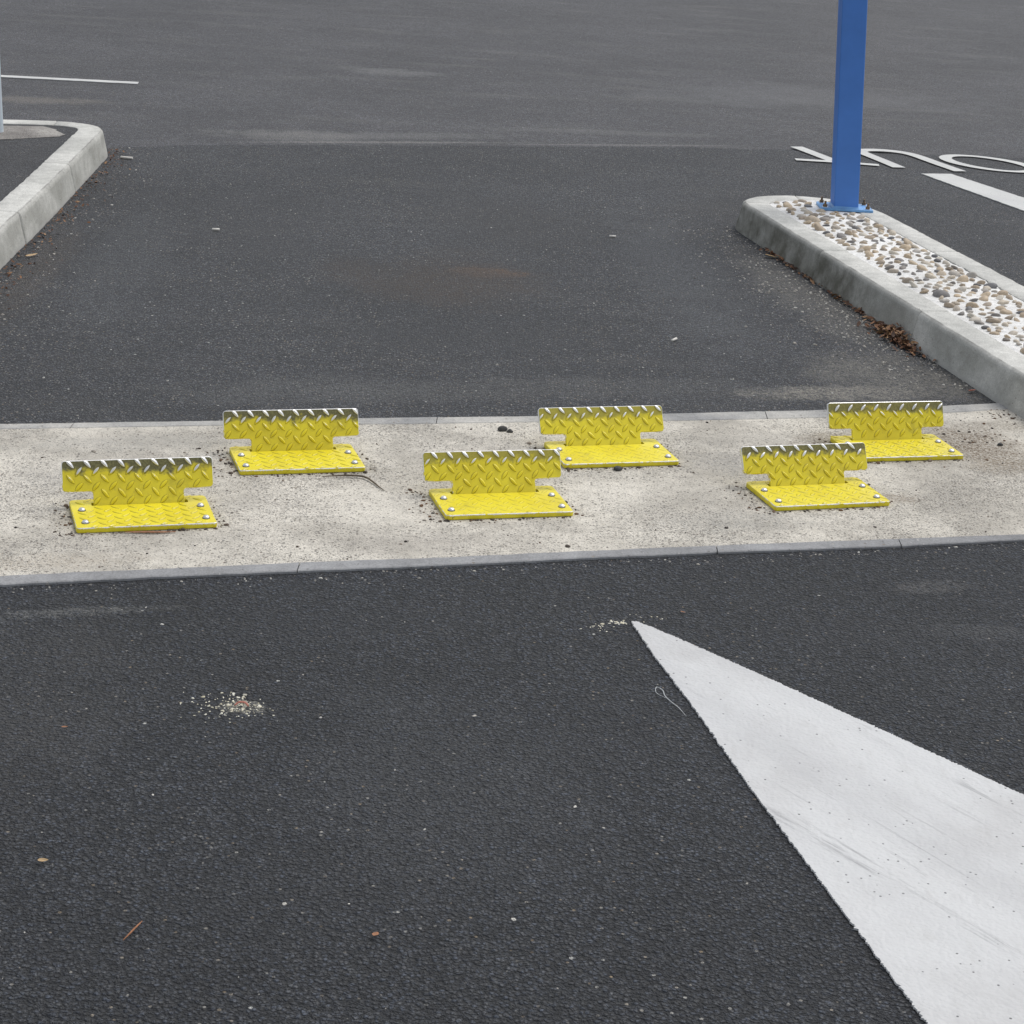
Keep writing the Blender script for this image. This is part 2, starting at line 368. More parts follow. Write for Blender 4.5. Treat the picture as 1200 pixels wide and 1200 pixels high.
M['blue'] = simple('blue_paint', (.060, .195, .56), .55, 0, .07, 6, .0008)
M['blue_plate'] = simple('blue_plate_paint', (.14, .32, .58), .5, 0, .2, 20, .001)
M['pole'] = simple('pale_pole_paint', (.50, .56, .60), .5, 0, .06, 8)
M['rust'] = simple('rusty_nut', (.20, .13, .07), .7, .3, .3, 150)
M['mortar'] = concrete('white_mortar', (.80, .79, .76), (.66, .65, .62), .03, .003)
def pebble_mat():
    mt, nt, b = new_mat('pebble_stone'); g = N(nt); P = g.pos(); t = g.attr('tone')
    c = g.cramp(t, [(0, (.13, .13, .135)), (.16, (.22, .20, .18)), (.32, (.40, .32, .23)), (.52, (.48, .38, .26)), (.7, (.40, .37, .33)), (.86, (.54, .47, .37)), (1, (.54, .50, .43))])
    c = g.mix(1.0, c, g.ramp(g.noise(P, 60, 5, .65), .25, .75, .8, 1.18), 'MULTIPLY')
    g.put(b.inputs['Base Color'], c); b.inputs['Roughness'].default_value = .65
    g.put(b.inputs['Normal'], g.bump(g.noise(P, 120, 3), .4, .001)); return mt
M['pebble'] = pebble_mat()
def bits_mat(name, stops, rough=.85):
    mt, nt, b = new_mat(name); g = N(nt); t = g.attr('tone')
    g.put(b.inputs['Base Color'], g.mix(1.0, g.cramp(t, stops), g.ramp(g.noise(g.pos(), 300, 3), .25, .75, .75, 1.2), 'MULTIPLY')); b.inputs['Roughness'].default_value = rough
    return mt
M['grit'] = bits_mat('grit_stone', [(0, (.12, .115, .11)), (.4, (.25, .24, .22)), (.75, (.42, .39, .34)), (1, (.62, .60, .55))])
M['dark_bits'] = bits_mat('dark_crumbs', [(0, (.03, .025, .02)), (.5, (.08, .06, .045)), (.8, (.14, .075, .035)), (1, (.3, .28, .24))])
M['leafbits'] = bits_mat('dead_leaf', [(0, (.035, .018, .010)), (.4, (.11, .045, .02)), (.75, (.21, .095, .04)), (1, (.36, .22, .11))], .75)
M['crumbs'] = bits_mat('pale_crumbs', [(0, (.55, .50, .36)), (1, (.80, .77, .66))])
M['leaf'] = simple('dry_leaf', (.27, .12, .055), .7, 0, .25, 90)
M['tan_leaf'] = simple('tan_leaf', (.42, .29, .15), .7, 0, .25, 90)
M['twig'] = simple('twig_bark', (.11, .085, .055), .8, 0, .3, 120)
M['red_twig'] = simple('red_twig_bark', (.30, .13, .06), .8, 0, .3, 120)
M['filter'] = simple('paper_white', (.66, .63, .57), .8, 0, .15, 200)
M['string'] = simple('grey_string', (.42, .43, .43), .8, 0, .1, 200)
M['peel'] = simple('red_skin', (.34, .12, .08), .55, 0, .25, 200)
M['rock'] = simple('dark_rock', (.06, .06, .058), .8, 0, .3, 150, .002)

rng = np.random.default_rng(7)
# ------------------------------------------------------------------ ground sheets
def sheet(name, pts, z, mat, label=None):
    mb = MB(); tris = tessellate_polygon([[Vector((x, y, 0)) for x, y in pts]])
    fs = []
    for t in tris:
        a, b, d = [pts[i] for i in t]; ar = (b[0]-a[0])*(d[1]-a[1])-(b[1]-a[1])*(d[0]-a[0])
        fs.append(tuple(t) if ar > 0 else tuple(reversed(t)))
    mb.add([(x, y, z) for x, y in pts], fs)
    o = mb.build(name, mat); tag(o, kind='structure'); return o
def yb(x): return 5.2527+.2926*x      # back line of the strip
def yf(x): return 4.2045+.3056*x      # front line of the strip
sheet('ground', [(-120, -60), (120, -60), (120, 250), (-120, 250)], -.008, M['old'])
seam = [(-14, 4.3), (-3.5, 8.35), (-1.91, 9.06), (-1.56, 9.275), (-1.21, 9.44), (-.28, 9.783), (.896, 10.212), (1.446, 10.34), (2.537, 10.56), (5, 11.3), (14, 14.5)]
ss = []
for (x0, y0), (x1, y1) in zip(seam, seam[1:]):
    n = max(1, int((x1-x0)/.05)) if -3 < x0 < 4 else 3
    for k in range(n):
        t = k/n; ss.append((x0+(x1-x0)*t, y0+(y1-y0)*t+rng.normal(0, .012)))
ss.append(seam[-1])
sheet('lane', [(14, 9.4), *[(x, y) for x, y in reversed(ss)], (-14, 1.1)], -.004, M['lane'])
sheet('road', [(-14, -12), (14, -12), (14, yf(14)+.3), (-14, yf(-14)+.3)], -.0035, M['near'])
backin = [(-6, 3.50), (-1.3189, 4.8667), (-.7972, 5.016), (-.2903, 5.148), (.03, 5.2376), (.4566, 5.3523), (.8266, 5.4628), (1.295, 5.6316), (1.42, 5.69), (1.72, 5.84)]
backout = [(-6, 3.55), (-1.33, 4.9087), (-.8038, 5.0568), (-.3851, 5.1813), (.0292, 5.2937), (.4607, 5.4233), (.8358, 5.5409), (1.1745, 5.6554), (1.40, 5.745), (1.72, 5.89)]
sheet('concrete_strip', [(-6, yf(-6)), (1.72, yf(1.72)), *reversed(backin)], 0, M['strip'])
def edging(name, inner, outer, joints, mat, z):
    """flush edging stones: a shallow bar cut at its joints"""
    mb = MB()
    fi = lambda x, P: float(np.interp(x, [p[0] for p in P], [p[1] for p in P]))
    js = [inner[0][0]]+list(joints)+[min(inner[-1][0], outer[-1][0])]
    for a, b in zip(js, js[1:]):
        a += .0012; b -= .0012
        xs = sorted({a, b, *[p[0] for p in inner if a < p[0] < b], *[p[0] for p in outer if a < p[0] < b], *np.arange(math.ceil(a/.04)*.04, b, .04)})
        v = []; f = []
        for k, x in enumerate(xs):
            y0, y1 = sorted((fi(x, inner), fi(x, outer)))
            w0, w1 = rng.normal(0, .0012, 2)
            v += [(x, y0+w0, -.01), (x, y0+w0, z-.002), (x, y0+w0+.003, z), (x, y1+w1-.003, z), (x, y1+w1, z-.002), (x, y1+w1, -.01)]
            if k:
                for j in range(5): f.append((6*(k-1)+j+1, 6*(k-1)+j, 6*k+j, 6*k+j+1))
        n = len(v); f += [(0, 1, 2, 3, 4, 5), (n-1, n-2, n-3, n-4, n-5, n-6)]
        mb.add(v, f)
    o = mb.build(name, mat); tag(o, kind='structure'); return o
fin = [(-6, yf(-6)), (-1.0589, 3.8809), (-.4568, 4.0739), (-.1446, 4.1644), (.1997, 4.2733), (.4786, 4.3602), (.9256, 4.4926), (1.2404, 4.5835), (1.72, 4.735)]
fout = [(-6, yf(-6)-.05), (-1.0467, 3.8348), (-.7471, 3.9336), (-.4506, 4.0237), (-.142, 4.1174), (.199, 4.2295), (.4752, 4.3148), (.9175, 4.4418), (1.2323, 4.5462), (1.72, 4.69)]
edging('concrete_edging', fin, fout, [-4.3, -3.35, -2.4, -1.42, -.4538, .4768, .92, 1.45], M['edging'], .003)
edging('concrete_edging', backin, backout, [-4, -3, -2.1, -1.15, -.22, .70, 1.10], M['edging_pale'], .0015)

# ------------------------------------------------------------------ kerbed islands
def smooth_path(pts, step=.03):
    """Catmull-Rom through the control points"""
    P = [np.array(p, float) for p in pts]; P = [2*P[0]-P[1]]+P+[2*P[-1]-P[-2]]; out = []
    for i in range(1, len(P)-2):
        L = np.linalg.norm(P[i+1]-P[i]); n = max(1, int(L/step))
        for k in range(n):
            t = k/n; a, b, c, d = P[i-1:i+3]
            out.append(.5*((2*b)+(-a+c)*t+(2*a-5*b+4*c-d)*t*t+(-a+3*b-3*c+d)*t**3))
    out.append(P[-2]); return np.array(out)
KH = .11
# (inward, height, grime and painted shade of the face, dark edge line); None starts a new crease
PROF = [(0, -.01, 1, 0), (0, .0, 1, 0), (.002, .012, 1, 0), (.012, .060, 1, 0), (.018, .092, .9, 0), None, (.018, .092, .9, 0), (.021, .1015, .5, .3), (.0255, .1065, .2, .5), (.0285, .1085, .1, 1), None,
        (.0285, .1085, .1, 1), (.0305, .1095, 0, 1), (.033, KH, 0, 0), (.080, KH+.0005, 0, 0), (.123, KH, 0, 0), (.128, KH-.003, 0, 0), None, (.128, KH-.003, 0, 0), (.128, -.01, 0, 0)]
def kerb_run(path, side, joints, parent, name='kerb_stone', label=None):
    """path: base line; side +1 = inward is to the left; joints: arc lengths"""
    d = np.gradient(path, axis=0); d /= np.linalg.norm(d, axis=1)[:, None]
    nrm = np.stack([-d[:, 1], d[:, 0]], 1)*side
    s = np.concatenate([[0], np.cumsum(np.linalg.norm(np.diff(path, axis=0), axis=1))])
    js = [0]+[j for j in joints if 0 < j < s[-1]]+[s[-1]]
    at = lambda q: (np.array([np.interp(q, s, path[:, 0]), np.interp(q, s, path[:, 1])]), np.array([np.interp(q, s, nrm[:, 0]), np.interp(q, s, nrm[:, 1])]))
    for a, b in zip(js, js[1:]):
        qs = [a+.0008, a+.0035]+list(np.arange(a+.03, b-.02, .03))+[b-.0035, b-.0008]
        mb = MB(); off = rng.normal(0, .0022); groups = []; cur = []
        for it in PROF:
            if it is None: groups.append(cur); cur = []
            else: cur.append(it)
        groups.append(cur)
        wob = [rng.normal(0, .0007) for q in qs]; capa, capb = [], []
        for grp in groups:
            v, f, fa, cr = [], [], [], []; K = len(grp)
            for k, q in enumerate(qs):
                p, n = at(q); n = n/np.linalg.norm(n); e = .0045 if k in (0, len(qs)-1) else 0
                for (w_, z, fc, c_) in grp:
                    ww = w_+(e if w_ < .06 else -e)+off+wob[k]*(1+z*8); zz = z-(e if z > .05 else 0)
                    v.append((p[0]+n[0]*ww, p[1]+n[1]*ww, zz)); fa.append(fc); cr.append(c_)
                if k:
                    for j in range(K-1):
                        q4 = (K*(k-1)+j, K*k+j, K*k+j+1, K*(k-1)+j+1); f.append(q4 if side > 0 else q4[::-1])
            mb.add(v, f, 0, face=fa, crease=cr); capa += v[:K]; capb += v[-K:]
        c0 = tuple(range(len(capa)))
        mb.add(capa, [c0 if side > 0 else c0[::-1]], 0, face=.6, crease=.5); mb.add(capb, [c0[::-1] if side > 0 else c0], 0, face=.6, crease=.5)
        o = mb.build(name, M['kerb'], parent, smooth=False)
        for p in o.data.polygons: p.use_smooth = len(p.vertices) == 4
    return path+nrm*.13
D = np.array([.2423, -.9702]); Nn = np.array([.9702, .2423]); P0 = np.array([.8305, 8.1335])
def isl(u, v): return P0+D*u+Nn*v
isle = empty('traffic_island', (0, 0, 0))
tag(isle, 'kerbed island paved with brown pebbles in white mortar, carrying the blue post', 'traffic island')
ctrl = [isl(u, v) for u, v in [(5.5, 0), (4, 0), (3, 0), (2, 0), (1, 0), (.35, 0), (.08, .0), (-.03, .012), (-.115, .07), (-.175, .17), (-.195, .28), (-.165, .40), (-.10, .50), (.03, .575), (.2, .60), (.5, .603), (1, .603), (2, .603), (3, .603), (4, .603), (5.5, .603)]]
path = smooth_path(ctrl)
# arc length at u=0 on the near side is 5.5
j_near = [5.5-1.784-2.68, 5.5-1.784-1.79, 5.5-1.784-.895, 5.5-1.784, 5.5-.888, 5.5+.005]
tot = float(np.sum(np.linalg.norm(np.diff(path, axis=0), axis=1)))
j_far = [5.5+.40, tot-5.5+.876-.86, tot-5.5+.876, tot-5.5+1.77, tot-5.5+2.66, tot-5.5+3.5]
inner = kerb_run(path, -1, sorted(j_near+j_far), isle)
# pebble paving: white mortar bed with half-sunk pebbles, one mesh
def blobmesh(n_lat=5, n_lon=9):
    v = [(0, 0, 1)]; f = []
    for i in range(1, n_lat):
        th = pi*i/n_lat
        for j in range(n_lon): v.append((sin(th)*cos(2*pi*j/n_lon), sin(th)*sin(2*pi*j/n_lon), cos(th)))
    v.append((0, 0, -1)); L = len(v)-1
    for j in range(n_lon): f.append((0, 1+j, 1+(j+1) % n_lon)); f.append((L, L-n_lon+(j+1) % n_lon, L-n_lon+j))
    for i in range(n_lat-2):
        for j in range(n_lon):
            a = 1+i*n_lon+j; b = 1+i*n_lon+(j+1) % n_lon; f.append((a, a+n_lon, b+n_lon, b))
    return np.array(v), f
BV, BF = blobmesh(8, 12)
mb = MB()
us = np.arange(-.06, 5.3, .02); vs_ = np.linspace(.13, .473, 20)
vv = []; ff = []
for i, u in enumerate(us):
    for j, v_ in enumerate(vs_):
        p = isl(u, v_); z = .104+.005*sin(pi*j/19)+rng.normal(0, .0012); vv.append((p[0], p[1], z))
        if i and j: a = i*20+j; ff.append((a-21, a-1, a, a-20))
mb.add(vv, ff, 0)
placed = []
cands = 0
while len(placed) < 1100 and cands < 46000:
    cands += 1
    u = rng.uniform(-.035, 5.25); v_ = rng.uniform(.155, .448)
    L = float(np.clip(rng.lognormal(math.log(.0178), .27), .010, .034)); 
    if u < .05 and v_ > .42: continue
    if abs(isl(u, v_)[0]-1.268) < .145 and abs(isl(u, v_)[1]-8.15) < .10: continue
    if all((u-a)**2+(v_-b)**2 > (.88*(L+c)+.009)**2 for a, b, c in placed): placed.append((u, v_, L))
for u, v_, L in placed:
    p = isl(u, v_); a = rng.normal(.1, .7); Wd = L*rng.uniform(.5, .85); Hh = L*rng.uniform(.38, .62)
    bumpy = 1+.12*np.sin(BV@rng.normal(0, 1.6, 3)+rng.uniform(0, 6))+.06*np.sin(BV@rng.normal(0, 3, 3))
    q = BV*bumpy[:, None]*np.array([L, Wd, Hh])
    tx, ty = rng.normal(0, .25, 2); q[:, 2] += q[:, 0]*tx+q[:, 1]*ty
    x = q[:, 0]*cos(a)-q[:, 1]*sin(a); y = q[:, 0]*sin(a)+q[:, 1]*cos(a)
    zc = .1085+Hh*rng.uniform(-.2, .15)
    mb.add(np.stack([x+p[0], y+p[1], q[:, 2]+zc], 1).tolist(), BF, 1, tone=float(rng.random()))
o = mb.build('pebble_paving', [M['mortar'], M['pebble']], isle)
for p in o.data.polygons: p.use_smooth = p.material_index == 1

# left island
isl2 = empty('traffic_island', (0, 0, 0))
tag(isl2, 'kerbed island filled with dark asphalt, at the upper left beside the pale pole', 'traffic island')
ctrl = [(-1.60, 4.92), (-1.69, 5.6), (-1.735, 6.2), (-1.768, 6.57), (-1.787, 7.0), (-1.812, 7.54), (-1.848, 8.2), (-1.872, 8.62), (-1.885, 8.82), (-1.925, 8.935), (-2.01, 9.00), (-2.15, 9.02), (-2.4, 8.96), (-3.0, 8.76), (-4.5, 8.25), (-6.5, 7.55)]
path2 = smooth_path(ctrl)
s2 = np.concatenate([[0], np.cumsum(np.linalg.norm(np.diff(path2, axis=0), axis=1))])
s_at = lambda x, y: float(s2[np.argmin(np.sum((path2-np.array([x, y]))**2, 1))])
ja = s_at(-1.787, 7.0); jb = s_at(-2.16, 9.02)
inner2 = kerb_run(path2, 1, [ja-.9, ja, ja+.98, jb, jb+.9, jb+1.8, jb+2.7], isl2)
poly = [tuple(p) for p in inner2]+[(-6.5, 4.92)]
mb = MB(); tris = tessellate_polygon([[Vector((x, y, 0)) for x, y in poly]])
fs = []
for t in tris:
    a, b, d = [poly[i] for i in t]; ar = (b[0]-a[0])*(d[1]-a[1])-(b[1]-a[1])*(d[0]-a[0]); fs.append(tuple(t) if ar > 0 else tuple(reversed(t)))
mb.add([(x, y, .104) for x, y in poly], fs); a_, b_ = poly[0], poly[-1]; c_ = poly[-2]
mb.add([(*a_, .104), (*b_, .104), (*a_, -.01), (*b_, -.01), (*c_, .104), (*c_, -.01)], [(0, 1, 3, 2), (1, 4, 5, 3)]); mb.build('asphalt_infill', M['infill'], isl2)
pts = round_poly([(-3.2, 8.30), (-2.45, 8.33), (-2.22, 8.48), (-2.03, 8.66), (-2.10, 8.78), (-2.19, 8.86), (-2.5, 8.77), (-3.2, 8.55)], [.05]*8, 3)
pts = [(x+rng.normal(0, .006), y+rng.normal(0, .006)) for x, y in pts]
mb = MB(); c = np.mean(pts, 0)
mb.add([(*c, .112)]+[(x, y, .1055) for x, y in pts], [(0, i+1, (i+1) % len(pts)+1) for i in range(len(pts))]); mb.build('dirt_patch', M['kerb_dirt'], isl2)

# ------------------------------------------------------------------ road markings
def densify(pts, step, amp, close=True, wander=0.0):
    out = []; n = len(pts); acc = 0
    for i in range(n if close else n-1):
        a = np.array(pts[i], float); b = np.array(pts[(i+1) % n], float); L = np.linalg.norm(b-a); k = max(1, int(L/step)); d = (b-a)/(L+1e-9); nn = np.array([-d[1], d[0]])
        for j in range(k): 
            p = a+(b-a)*j/k+(nn*rng.normal(0, amp)+d*rng.normal(0, amp*.5) if j else 0); out.append(tuple(p))
    return out
def marking(pts, z, step, amp, mb=None):
    pts = densify(pts, step, amp)
    own = mb is None; mb = mb or MB()
    tris = tessellate_polygon([[Vector((x, y, 0)) for x, y in pts]]); fs = []
    for t in tris:
        a, b, d = [pts[i] for i in t]; ar = (b[0]-a[0])*(d[1]-a[1])-(b[1]-a[1])*(d[0]-a[0]); fs.append(tuple(t) if ar > 0 else tuple(reversed(t)))
    mb.add([(x, y, z) for x, y in pts], fs); n = len(pts)
    mb.add([(x, y, z) for x, y in pts]+[(x, y, z-.0035) for x, y in pts], [(i, i+n, (i+1) % n+n, (i+1) % n) for i in range(n)])
    return mb
# white wedge (tip towards the strip)
tip = (.2636, 3.8692); L_ = [(.304, 3.6976), (.3648, 3.4807), (.4527, 3.1312), (.5866, 2.6423), (.82, 1.78)]; R_ = [(1.60, 2.45), (.9363, 3.1914), (.8154, 3.3208), (.5332, 3.6182), (.3464, 3.8086)]
mb = marking([tip, (.268, 3.85)]+L_+R_+[(.275, 3.872)], .001, .0026, .0013)
tag(mb.build('road_marking', M['white']), 'large white painted wedge pointing up to the concrete strip', 'road marking')
# dashed lane line right of the pebble island
a0, a1 = np.array((1.8825, 9.8223)), np.array((2.185+.05, 8.909)); wd = np.array((2.0575, 9.8745))-a0
dl = (a1-a0); end = a0+dl*2.6
mb = marking([tuple(a0), tuple(end), tuple(end+np.array((.155, .05))), (2.2742+.01, 9.3149), tuple(a0+wd*np.array((.88, 1)))], .001, .02, .0016)
tag(mb.build('road_marking', M['white_far']), 'broad white lane line beyond the pebble island, below the letters', 'road marking')
mb = marking([(-6, 10.72), (-2.94, 10.99), (-2.20, 11.075), (-2.21, 11.15), (-2.95, 11.06), (-6, 10.80)], -.003, .03, .002)
tag(mb.build('road_marking', M['white_far']), 'thin white parking line at the top left of the photo', 'road marking')
# OUT, read from the far side
wordr = empty('painted_word', (1.9, 10.2, 0)); tag(wordr, 'white painted word OUT upside down on the asphalt behind the blue post', 'road marking')
def stroke(mb, P, w_, z, closed=False):
    P = np.array(P, float); n = len(P)
    T = (np.roll(P, -1, 0)-np.roll(P, 1, 0)) if closed else np.gradient(P, axis=0)
    T /= np.linalg.norm(T, axis=1)[:, None]; Nm = np.stack([-T[:, 1], T[:, 0]], 1)
    ww = np.asarray(w_) if hasattr(w_, '__len__') else np.full(n, w_)
    A = P+Nm*ww[:, None]/2; B = P-Nm*ww[:, None]/2
    v = [(x-1.9, y-10.2, z) for x, y in A]+[(x-1.9, y-10.2, z) for x, y in B]; m_ = n if closed else n-1
    f = [(i, n+i, n+(i+1) % n, (i+1) % n) for i in range(m_)]
    mb.add(v, f)
ZL = .002
mb = MB(); stroke(mb, [(1.285, 9.99), (1.5, 10.00), (1.70, 9.985)], .055, ZL); 
stroke(mb, [(1.335, 10.40), (1.475, 10.035)], .07, ZL-.0004); mb.build('letter_t', M['white_far'], wordr)
mb = MB(); stroke(mb, smooth_path([(1.795, 9.955), (1.735, 10.15), (1.672, 10.345), (1.668, 10.40), (1.70, 10.44), (1.77, 10.467), (1.85, 10.462), (1.91, 10.425), (1.955, 10.35), (2.02, 10.17), (2.10, 9.965)], .02), .07, ZL)
mb.build('letter_u', M['white_far'], wordr)
mb = MB(); th = np.linspace(0, 2*pi, 64, endpoint=False); ex, ey = .20*np.cos(th), .205*np.sin(th)
stroke(mb, np.stack([2.305+ex-.30*ey, 10.275+ey*1.0+ex*.0], 1), .045+.022*np.abs(np.cos(th)), ZL, True); mb.build('letter_o', M['white_far'], wordr)

# ------------------------------------------------------------------ blue post, pale pole
BPX, BPY, YAW = 1.268, 8.150, radians(2)
post = empty('steel_post', (BPX, BPY, KH), YAW)
tag(post, 'square blue steel post bolted to the end of the pebble island', 'post')
mb = MB(); o_ = round_poly([(-.105, -.065), (.108, -.065), (.108, .07), (-.105, .07)], [.004]*4, 2)
slab(mb, o_, .0, .010, .001); mb.build('base_plate', M['blue_plate'], post)
mb = MB(); HP = 2.6; sq = round_poly([(-.05, -.05), (.05, -.05), (.05, .05), (-.05, .05)], [.006]*4, 4); n = len(sq)
TX = math.tan(radians(-4.4)); TY = 0
v = []; zs = [0.009, .3, .8, 1.5, HP]
for z in zs: v += [(x+TX*z, y+TY*z, z) for x, y in sq]
f = [(k*n+i, k*n+(i+1) % n, (k+1)*n+(i+1) % n, (k+1)*n+i) for k in range(len(zs)-1) for i in range(n)]+[tuple(range((len(zs)-1)*n, len(zs)*n))]
mb.add(v, f); o = mb.build('shaft', M['blue'], post)
mb = MB()
for i in range(n):
    (x0, y0), (x1, y1) = sq[i], sq[(i+1) % n]
    mb.add([(x0*1.0, y0*1.0, .017), (x1, y1, .017), (x1*1.14, y1*1.14, .0095), (x0*1.14, y0*1.14, .0095)], [(3, 2, 1, 0)])
mb.build('weld', M['blue_plate'], post, smooth=True)
def cyl(mb, x, y, z0, z1, r0, r1=None, n=12, mat=0, **at):
    r1 = r0 if r1 is None else r1
    v = [(x+r0*cos(2*pi*i/n), y+r0*sin(2*pi*i/n), z0) for i in range(n)]+[(x+r1*cos(2*pi*i/n), y+r1*sin(2*pi*i/n), z1) for i in range(n)]
    mb.add(v, [(i, (i+1) % n, (i+1) % n+n, i+n) for i in range(n)]+[tuple(range(n, 2*n))], mat, **at)
for sx in (-1, 1):
    for sy in (-1, 1):
        mb = MB(); x, y = sx*.087, sy*.045
        cyl(mb, x, y, .0095, .012, .012, n=14, mat=0); cyl(mb, x, y, .012, .021, .009, n=6, mat=1); cyl(mb, x, y, .021, .034, .0045, n=10, mat=1)
        mb.build('anchor_bolt', [M['bolt'], M['rust']], post)
pole = empty('pale_pole', (-2.330, 8.62, .104)); tag(pole, 'pale grey round pole on the asphalt island at the left edge of the photo', 'pole')
mb = MB(); v = []; n = 20; zs = [0, .5, 1.2, 2.5]
for z in zs: v += [(.038*cos(2*pi*i/n)-.028*z, .038*sin(2*pi*i/n), z) for i in range(n)]
mb.add(v, [(k*n+i, k*n+(i+1) % n, (k+1)*n+(i+1) % n, (k+1)*n+i) for k in range(3) for i in range(n)]+[tuple(range(3*n, 4*n))]); mb.build('shaft', M['pole'], pole, smooth=True)

# ------------------------------------------------------------------ the yellow flow plates
W_, D_, T_, YS, WT, WS, HN, HT = .3133, .1883, .0128, .1481, .3457, .2079, .0321, .1034
def lug(mb, cx, cy, ang, xf, clip, topf, wear, L=.0145, wd=.0056, hh=.0038):
    v = []; lg = []; bs = []; tp = []
    S = [-1, -.8, -.5, -.2, .2, .5, .8, 1]; Q = [-1, -.55, 0, .55, 1]
    for s in S:
        for q in Q:
            hw = wd*(1-s*s)**.8; x = s*L; y = q*hw+.0006*(1-s*s); z = hh*((1-s*s)**.5)*(1-abs(q)**1.7)
            X = cx+x*cos(ang)-y*sin(ang); Y = cy+x*sin(ang)+y*cos(ang)
            cl = clip(X, Y); 
            if cl != (X, Y): X, Y = cl
            v.append((X, Y, z-.00015)); lg.append(max(0, z/hh)); bs.append(1.0 if abs(q) == 1 or abs(s) == 1 else 0.0); tp.append(topf(X, Y))
    f = []
    for i in range(len(S)-1):
        for j in range(4): a = i*5+j; f.append((a, a+5, a+6, a+1))
    mb.add([xf(p) for p in v], f, 0, lug=lg, base=bs, top=tp, wear=wear)
def flow_plate(i, x, y, rot, lean, label, phase, wear, flip):
    r = random.Random(i*13)
    root = empty('flow_plate', (x, y, 0), radians(rot))
    tag(root, label, 'traffic flow plate', 'yellow steel flow plates bolted on the concrete strip')
    # ---- base plate with a slot
    out = round_poly([(-W_/2, 0), (W_/2, 0), (W_/2, D_), (-W_/2, D_)], [.007, .007, .012, .012], 4)
    sx = WS/2+.005
    slot = round_poly([(-sx, YS-.004), (sx+.003, YS-.004), (sx+.003, YS+.016), (-sx, YS+.016)], [.002]*4, 2)
    mb = MB()
    topb = lambda X, Y: max(0, 1-Y/.12)*.66
    at = lambda vs: dict(top=[topb(p[0], p[1])*.8 for p in vs], wear=[wear]*len(vs))
    slab(mb, out, .0005, T_, .0012, hole=slot, attr=at)
    a_ = .0385; b_ = .0345
    tn = lambda X, Y: (min(max(X, -W_/2+.002), W_/2-.002), min(max(Y, .0015), D_-.002))
    for row in range(-1, 8):
        for c in range(-6, 7):
            for k in (0, 1):
                cx = (c+.5*k+phase)*a_; cy = (row+.5*k+.2)*b_
                if abs(cx) > W_/2-.004 or not (.002 < cy < D_-.003): continue
                if abs(cx) < sx+.014 and YS-.012 < cy < YS+.024: continue
                if any(abs(cx-bx) < .013 and abs(cy-by) < .013 for bx in (-.135, .135) for by in (.033, .115)): continue
                s_ = 1 if (k == 0) ^ flip else -1
                lug(mb, cx, cy, s_*radians(47)+r.gauss(0, .03), lambda p: (p[0], p[1], p[2]+T_), tn, topb, wear*.9, hh=(.0024, .0022, .0012, .0010, .0018, .0024)[i])
    mb.add([(-sx, YS-.004, .0012), (sx+.003, YS-.004, .0012), (sx+.003, YS+.016, .0012), (-sx, YS+.016, .0012)], [(0, 1, 2, 3)], 1)
    mb.build('base_plate', [M['yellow'], M['pit']], root)
    # ---- tilting T-shaped flap
    le = radians(lean); cz, sz = cos(le), sin(le)
    xf = lambda p: (p[0], YS+p[1]*sz-p[2]*cz, T_+p[1]*cz+p[2]*sz)
    h1 = HT; lo = -.010
    T = round_poly([(-WS/2, lo), (WS/2, lo), (WS/2, HN), (WT/2, HN), (WT/2, h1), (-WT/2, h1), (-WT/2, HN), (-WS/2, HN)],
                   [0, 0, .007, .009, .008, .008, .009, .007], 5)
    topu = lambda X, Y: max(0.0, min(1.0, Y/h1))**1.0
    at = lambda vs: dict(top=[topu(p[0], p[1]) for p in vs], wear=[wear]*len(vs))
    mb = MB(); slab(mb, T, -.008, 0, .0012, attr=at, xf=xf, side=.9)
    def cl(X, Y):
        X = min(max(X, -WT/2+.0015), WT/2-.0015); Y = min(Y, h1-.0012)
        if Y < HN+.0015 and abs(X) > WS/2-.0015:
            if abs(X) < WS/2+.004: X = math.copysign(WS/2-.0015, X)
            else: Y = HN+.0015
        return X, Y
    for row in range(-3, 3):
        for c in range(-6, 7):
            for k in (0, 1):
                cx = (c+.5*k+phase)*a_; cy = h1-.0085+(row-.5*k)*.0345+(.0 if not flip else -.008)
                if abs(cx) > WT/2-.002 or cy > h1-.003 or cy < .004: continue
                if cy < HN+.002 and abs(cx) > WS/2-.003: continue
                s_ = -1 if (k == 0) ^ flip else 1
                lug(mb, cx, cy, s_*radians(50)+r.gauss(0, .04), xf, cl, topu, wear)
    mb.build('flap', M['yellow'], root)
    # ---- bolts
    for bx, by in ((-.135, .033), (.135, .033), (-.135, .115), (.135, .115)):
        bx += r.gauss(0, .0008); mb = MB()
        cyl(mb, bx, by, T_-.0002, T_+.0012, .0092, .0088, 16, mat=1)
        rr = [(.0072, .0012), (.0072, .0035), (.006, .0056), (.0035, .0068), (.0012, .0070)]
        for (r0, z0), (r1, z1) in zip(rr, rr[1:]): cyl(mb, bx, by, T_+z0, T_+z1, r0, r1, 16)
        o = mb.build('bolt', [M['bolt'], M['washer']], root)
        for p in o.data.polygons: p.use_smooth = len(p.vertices) == 4 and p.material_index == 0
    return root
